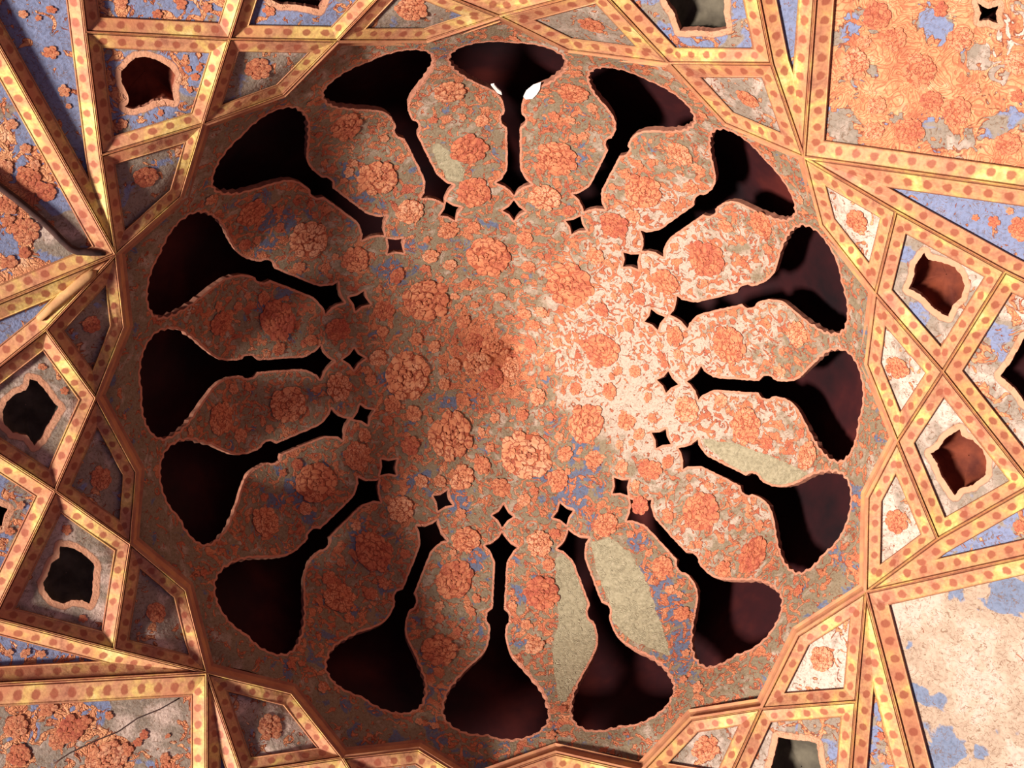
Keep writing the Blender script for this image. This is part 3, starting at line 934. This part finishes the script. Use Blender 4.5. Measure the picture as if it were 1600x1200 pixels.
facet('kite_coffer', ['N1', 'K', 'K2', 'K2t', 'K1t'], 25, 'bright kite coffer at the top right edge with a grey-green niche', 'coffer', GK, K_TR, niche=M_NICHEG, R_=.42, G_=.72)
facet('kite_coffer', ['O2', 'O3', 'O3b', 'O4b', 'O4'], 23, 'bright kite coffer cut by the bottom edge at right with a dark niche', 'coffer', GK, K_BR, niche=M_NICHEG, R_=.42, G_=.45, gb=[(1300, 1180, 20, .3)])
facet('kite_coffer', ['C', 'Ct', 'N2t', 'N2', 'D'], 23, 'blue kite coffer cut by the top edge with a dark niche', 'coffer', GK, K_T, niche=M_SHELL, R_=.42, G_=.78, roses=[(420, 17, 11)])
facet('side_coffer', ['N7', 'N6', 'N6r', 'N9r', 'N9'], 26, 'coffer cut by the right edge with a black pointed niche, between two kites', 'coffer', None,
      [(1563, 588), (1582, 562), (1600, 528), (1630, 520), (1665, 560), (1660, 620), (1630, 650), (1602, 630), (1585, 606)], niche=M_SHELL, R_=.42, G_=.35, gb=[(1560, 530, 28, .45), (1570, 560, 20, .3)])
facet('side_coffer', ['W', 'Gl', 'Wl', 'Z'], 25, 'blue coffer cut by the left edge with a sliver of black niche', 'coffer', None,
      [(13, 796), (8, 806), (4, 822), (-20, 830), (-40, 810), (-30, 790), (-5, 788)], niche=M_SHELL, R_=.48, G_=.72, roses=[(32, 790, 9), (15, 830, 9), (48, 806, 8)])
facet('top_coffer', ['B', 'Bt', 'Ct', 'C'], 25, 'blue and orange painted field at the top left edge above the kite niche', 'coffer', None, None, R_=.5, G_=.82, roses=[(190, 4, 13), (246, 22, 10), (283, 6, 12), (324, 12, 10)])
facet('top_coffer', ['H', 'Ht', 'N1'][:1] + ['N2', 'Ht', 'N1'], 26, 'bare gilt rib junction at the middle of the top edge', 'rib', None, None, R_=.3, G_=.5)
facet('bottom_coffer', ['P', 'r11', 'O1', 'O1l', 'Pl'], 24, 'gilt ribs at the bottom edge right of the lowest opening', 'rib', None, None, R_=.5, G_=.5)
facet('bottom_coffer', ['Q', 'r12', 'P', 'Pq', 'Qb'], 24, 'gilt ribs at the bottom edge left of the lowest opening', 'rib', None, None, R_=.5, G_=.5)
facet('bottom_coffer', ['U', 'Q', 'Qb', 'Ub'], 24, 'gilt rib corner at the bottom edge below the dim rose panel', 'rib', None, None, R_=.5, G_=.5)
facet('bottom_coffer', ['O4', 'O1', 'O1b', 'O4b'], 24, 'gilt rib corner at the bottom edge below the right rose panel', 'rib', None, None, R_=.5, G_=.5)

facet('spandrel', ['A', 'F', 'B', 'Bt', 'L1'], [25, 25, 25, 25, 22], 'long blue spandrel with yellow flower sprays at the upper left', 'spandrel', GS, None, R_=.36, G_=.92, roses=[(80, 82, 14), (100, 142, 12), (36, 22, 9), (80, 15, 9), (60, 28, 6), (107, 166, 6)])
facet('spandrel', ['A', 'Al', 'Gll', 'G'], [26, 26, 27, 27], 'narrow spandrel left of the dome with a sliver of blue paint', 'spandrel', GS, None, R_=.35, G_=.8)
facet('spandrel', ['LB', 'Y', 'Z', 'Zl', 'LBl'], [24, 24, 24, 24, 28], 'narrow blue spandrel with an orange spray at the lower left edge', 'spandrel', GS, None, R_=.45, G_=.9, roses=[(40, 1020, 9), (65, 1022, 8), (14, 1020, 8)])
facet('spandrel', ['LB', 'U', 'Ub', 'LBd'], 22, 'steep gilt rib pair below the lower left hub', 'rib', None, None, R_=.4, G_=.8)
facet('spandrel', ['R', 'K2', 'K2t', 'Rt'], [28, 28, 28, 27], 'steep spandrel above the upper right hub with a sliver of blue', 'spandrel', GS, None, R_=.2, G_=.95)
facet('spandrel', ['R', 'Rr', 'N6r', 'N6', 'N5'], [29, 28, 27, 27, 27], 'long blue spandrel with pink roses at the right edge', 'spandrel', GS, None, R_=.28, G_=.9, roses=[(1553, 347, 12), (1595, 358, 22), (1524, 340, 7), (1578, 330, 8)])
facet('spandrel', ['RB', 'N8', 'N9', 'N9b', 'RBr'], [26, 26, 26, 26, 27], 'narrow blue spandrel at the right edge above the bare plaster field', 'spandrel', GS, None, R_=.42, G_=.75, roses=[(1592, 822, 12)])
facet('spandrel', ['RB', 'RBb', 'O3b', 'O3'], [27, 26, 26, 26], 'steep spandrel below the lower right hub with pink and blue paint', 'spandrel', GS, None, R_=.48, G_=.75, roses=[(1376, 1150, 8), (1378, 1185, 9)])

facet('corner_field', ['R', 'Rt', (1710, -90), 'Rr'], [31, 30, 30, 31], 'large orange rose-covered field at the upper right corner with a small star opening', 'panel', GB,
      [(1528, 5), (1543, 14), (1560, 9), (1556, 22), (1559, 37), (1544, 31), (1529, 33), (1533, 20)], niche=M_SHELL, R_=.86, G_=.62,
      rb=[(1460, 35, 24, -.8), (1470, 45, 18, -.3), (1335, 25, 22, -.5), (1310, 190, 20, -.8), (1312, 60, 16, -.5), (1520, 90, 20, -.7), (1560, 105, 26, -.4), (1590, 40, 36, -.4), (1400, 185, 16, -.6), (1455, 200, 20, -.7), (1560, 195, 26, -.6),
          (1320, 222, 30, -.6), (1363, 105, 12, -.6), (1500, 225, 30, -.4), (1590, 180, 20, -.6), (1330, 130, 20, -.2)],
      gb=[(1590, 60, 60, -.5), (1560, 110, 40, -.2), (1320, 215, 36, -.2), (1500, 230, 40, -.25), (1400, 40, 20, -.5), (1460, 40, 30, .3), (1330, 30, 30, .2)],
      roses=[(1335, 100, 27), (1370, 25, 27), (1435, 110, 30), (1398, 62, 22), (1500, 60, 22), (1590, 100, 22), (1420, 205, 26), (1365, 205, 18), (1495, 175, 26), (1575, 225, 22), (1455, 158, 20), (1370, 165, 18), (1520, 140, 14), (1590, 150, 14), (1470, 15, 14), (1350, 65, 13)])
facet('corner_field', ['RB', 'RBr', (1720, 1290), 'RBb'], [28, 30, 30, 31], 'large field stripped to pinkish bare plaster with blue remnants, lower right corner', 'panel', GB,
      None, pm=M_BARE, R_=.12, G_=.22, gb=[(1425, 1010, 18, 0.49), (1430, 1085, 25, 0.49), (1452, 1130, 25, 0.49), (1475, 1088, 18, 0.40), (1490, 1160, 30, 0.49), (1470, 1180, 28, 0.40), (1560, 1140, 18, 0.40), (1530, 1180, 20, 0.46), (1590, 1105, 20, 0.46), (1595, 1150, 20, 0.40),
                                (1500, 925, 28, 0.49), (1570, 915, 32, 0.53), (1600, 930, 25, 0.46), (1540, 950, 18, 0.33), (1560, 1000, 75, 0.10), (1440, 1050, 50, 0.12), (1450, 1190, 38, 0.33)],
      rb=[(1540, 930, 20, .35), (1580, 1190, 30, .2)])
facet('corner_field', ['A', 'L1', (-200, 200), 'Al'], [26, 30, 30, 27], 'large orange flowered field at the left edge crossed by a black cable', 'panel', GB,
      None, R_=.72, G_=.78, rb=[(95, 330, 26, -.8), (110, 370, 30, -.8), (88, 310, 20, -.6), (60, 345, 18, -.3), (30, 262, 12, -.5), (10, 385, 12, -.6), (25, 395, 10, -.5), (20, 180, 40, -.35), (45, 215, 26, -.4), (5, 130, 20, -.5), (75, 380, 24, -.6)],
      gb=[(112, 368, 26, -.42), (75, 375, 26, -.42), (60, 340, 18, -.35), (92, 320, 18, .3), (20, 165, 20, -.25), (80, 300, 16, .3)],
      roses=[(40, 360, 24), (18, 195, 12), (40, 232, 11), (45, 280, 22), (72, 300, 18), (12, 320, 18), (12, 345, 13), (8, 262, 16), (38, 395, 12), (14, 410, 15), (78, 350, 9), (55, 258, 10)])
facet('corner_field', ['LB', 'LBl', (-90, 1290), 'LBd'], [36, 30, 30, 25], 'large worn field with red flowers and pale green plaster, lower left corner', 'panel', GB,
      None, R_=.5, G_=.44, rb=[(240, 1130, 50, -.35), (200, 1110, 40, -.3), (110, 1125, 40, .2), (30, 1130, 30, .25), (170, 1180, 40, .35), (255, 1190, 20, .1), (70, 1170, 30, -.2)],
      gb=[(120, 1097, 30, .5), (60, 1100, 24, .4), (50, 1145, 18, .5), (148, 1125, 12, .5), (90, 1120, 14, .3), (160, 1098, 16, .4), (235, 1195, 8, .5), (230, 1130, 50, -.06), (20, 1160, 12, .4)],
      roses=[(75, 1108, 15), (25, 1135, 21), (110, 1140, 22), (90, 1158, 16), (130, 1130, 14), (170, 1185, 28), (195, 1172, 14), (30, 1180, 20), (145, 1190, 15), (225, 1148, 9), (258, 1185, 10), (170, 1118, 8), (215, 1160, 9), (262, 1150, 5)])

# ------------------------------------------------------------------ outer shell above everything (structure)
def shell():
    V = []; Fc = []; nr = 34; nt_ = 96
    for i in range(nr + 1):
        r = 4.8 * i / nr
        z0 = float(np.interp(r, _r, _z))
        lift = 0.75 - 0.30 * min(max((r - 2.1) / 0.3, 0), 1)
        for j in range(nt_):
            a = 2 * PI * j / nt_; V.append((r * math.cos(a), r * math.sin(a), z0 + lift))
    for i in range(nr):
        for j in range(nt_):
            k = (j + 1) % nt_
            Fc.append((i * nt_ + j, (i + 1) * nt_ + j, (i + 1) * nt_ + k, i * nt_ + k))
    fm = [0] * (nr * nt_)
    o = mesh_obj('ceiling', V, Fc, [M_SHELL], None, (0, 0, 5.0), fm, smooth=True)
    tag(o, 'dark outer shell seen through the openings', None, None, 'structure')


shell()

# ------------------------------------------------------------------ loose things on the vault
def tube(name, pts, rad, mat, label, cat, zf=z_vault, seg=8, taper=None):
    pts = np.array(pts); n = len(pts); V = []; Fc = []
    for i in range(n):
        t = pts[min(i + 1, n - 1)] - pts[max(i - 1, 0)]; t /= np.linalg.norm(t)
        a = np.cross(t, [0.1, 0.2, 1.0]); a /= np.linalg.norm(a); b = np.cross(t, a)
        rd = rad if taper is None else rad * taper[i]
        for j in range(seg):
            q = 2 * PI * j / seg; V.append(pts[i] + a * math.cos(q) * rd + b * math.sin(q) * rd)
    for i in range(n - 1):
        for j in range(seg):
            k = (j + 1) % seg; Fc.append((i * seg + j, i * seg + k, (i + 1) * seg + k, (i + 1) * seg + j))
    Fc.append(tuple(range(seg))[::-1]); Fc.append(tuple((n - 1) * seg + j for j in range(seg)))
    o = mesh_obj(name, V, Fc, mat, None, pts.mean(0), smooth=True)
    return tag(o, label, cat)


cp = resample(np.array([(-30, 268), (0, 292), (25, 311), (46, 328), (66, 345), (84, 362), (96, 375), (110, 388), (122, 393), (140, 394), (163, 396)], float), 8, False)
tube('cable', unproj(cp, z_vault, 0.004), 0.019, M_CABLE, 'thick black cable running from the left edge to the left rib hub', 'cable')
wp = resample(np.array([(84, 1193), (110, 1176), (150, 1157), (185, 1143), (215, 1122), (250, 1108), (280, 1091)], float), 12, False)
tube('wire', unproj(wp, z_vault, -0.022), 0.0045, M_CABLE, 'thin dark wire slanting across the worn lower left field', 'wire')
sp_ = np.array([(60, 499), (80, 481), (100, 464), (120, 447), (137, 433), (146, 427), (150, 424)], float)
tube('loose_strap_end', unproj(sp_, z_vault, 0.018), 0.027, M_STICK, 'loose yellow strap end with rounded tip left of the dome, beside the cable', 'strap', taper=[.6, .8, .95, 1, 1, .8, .35])
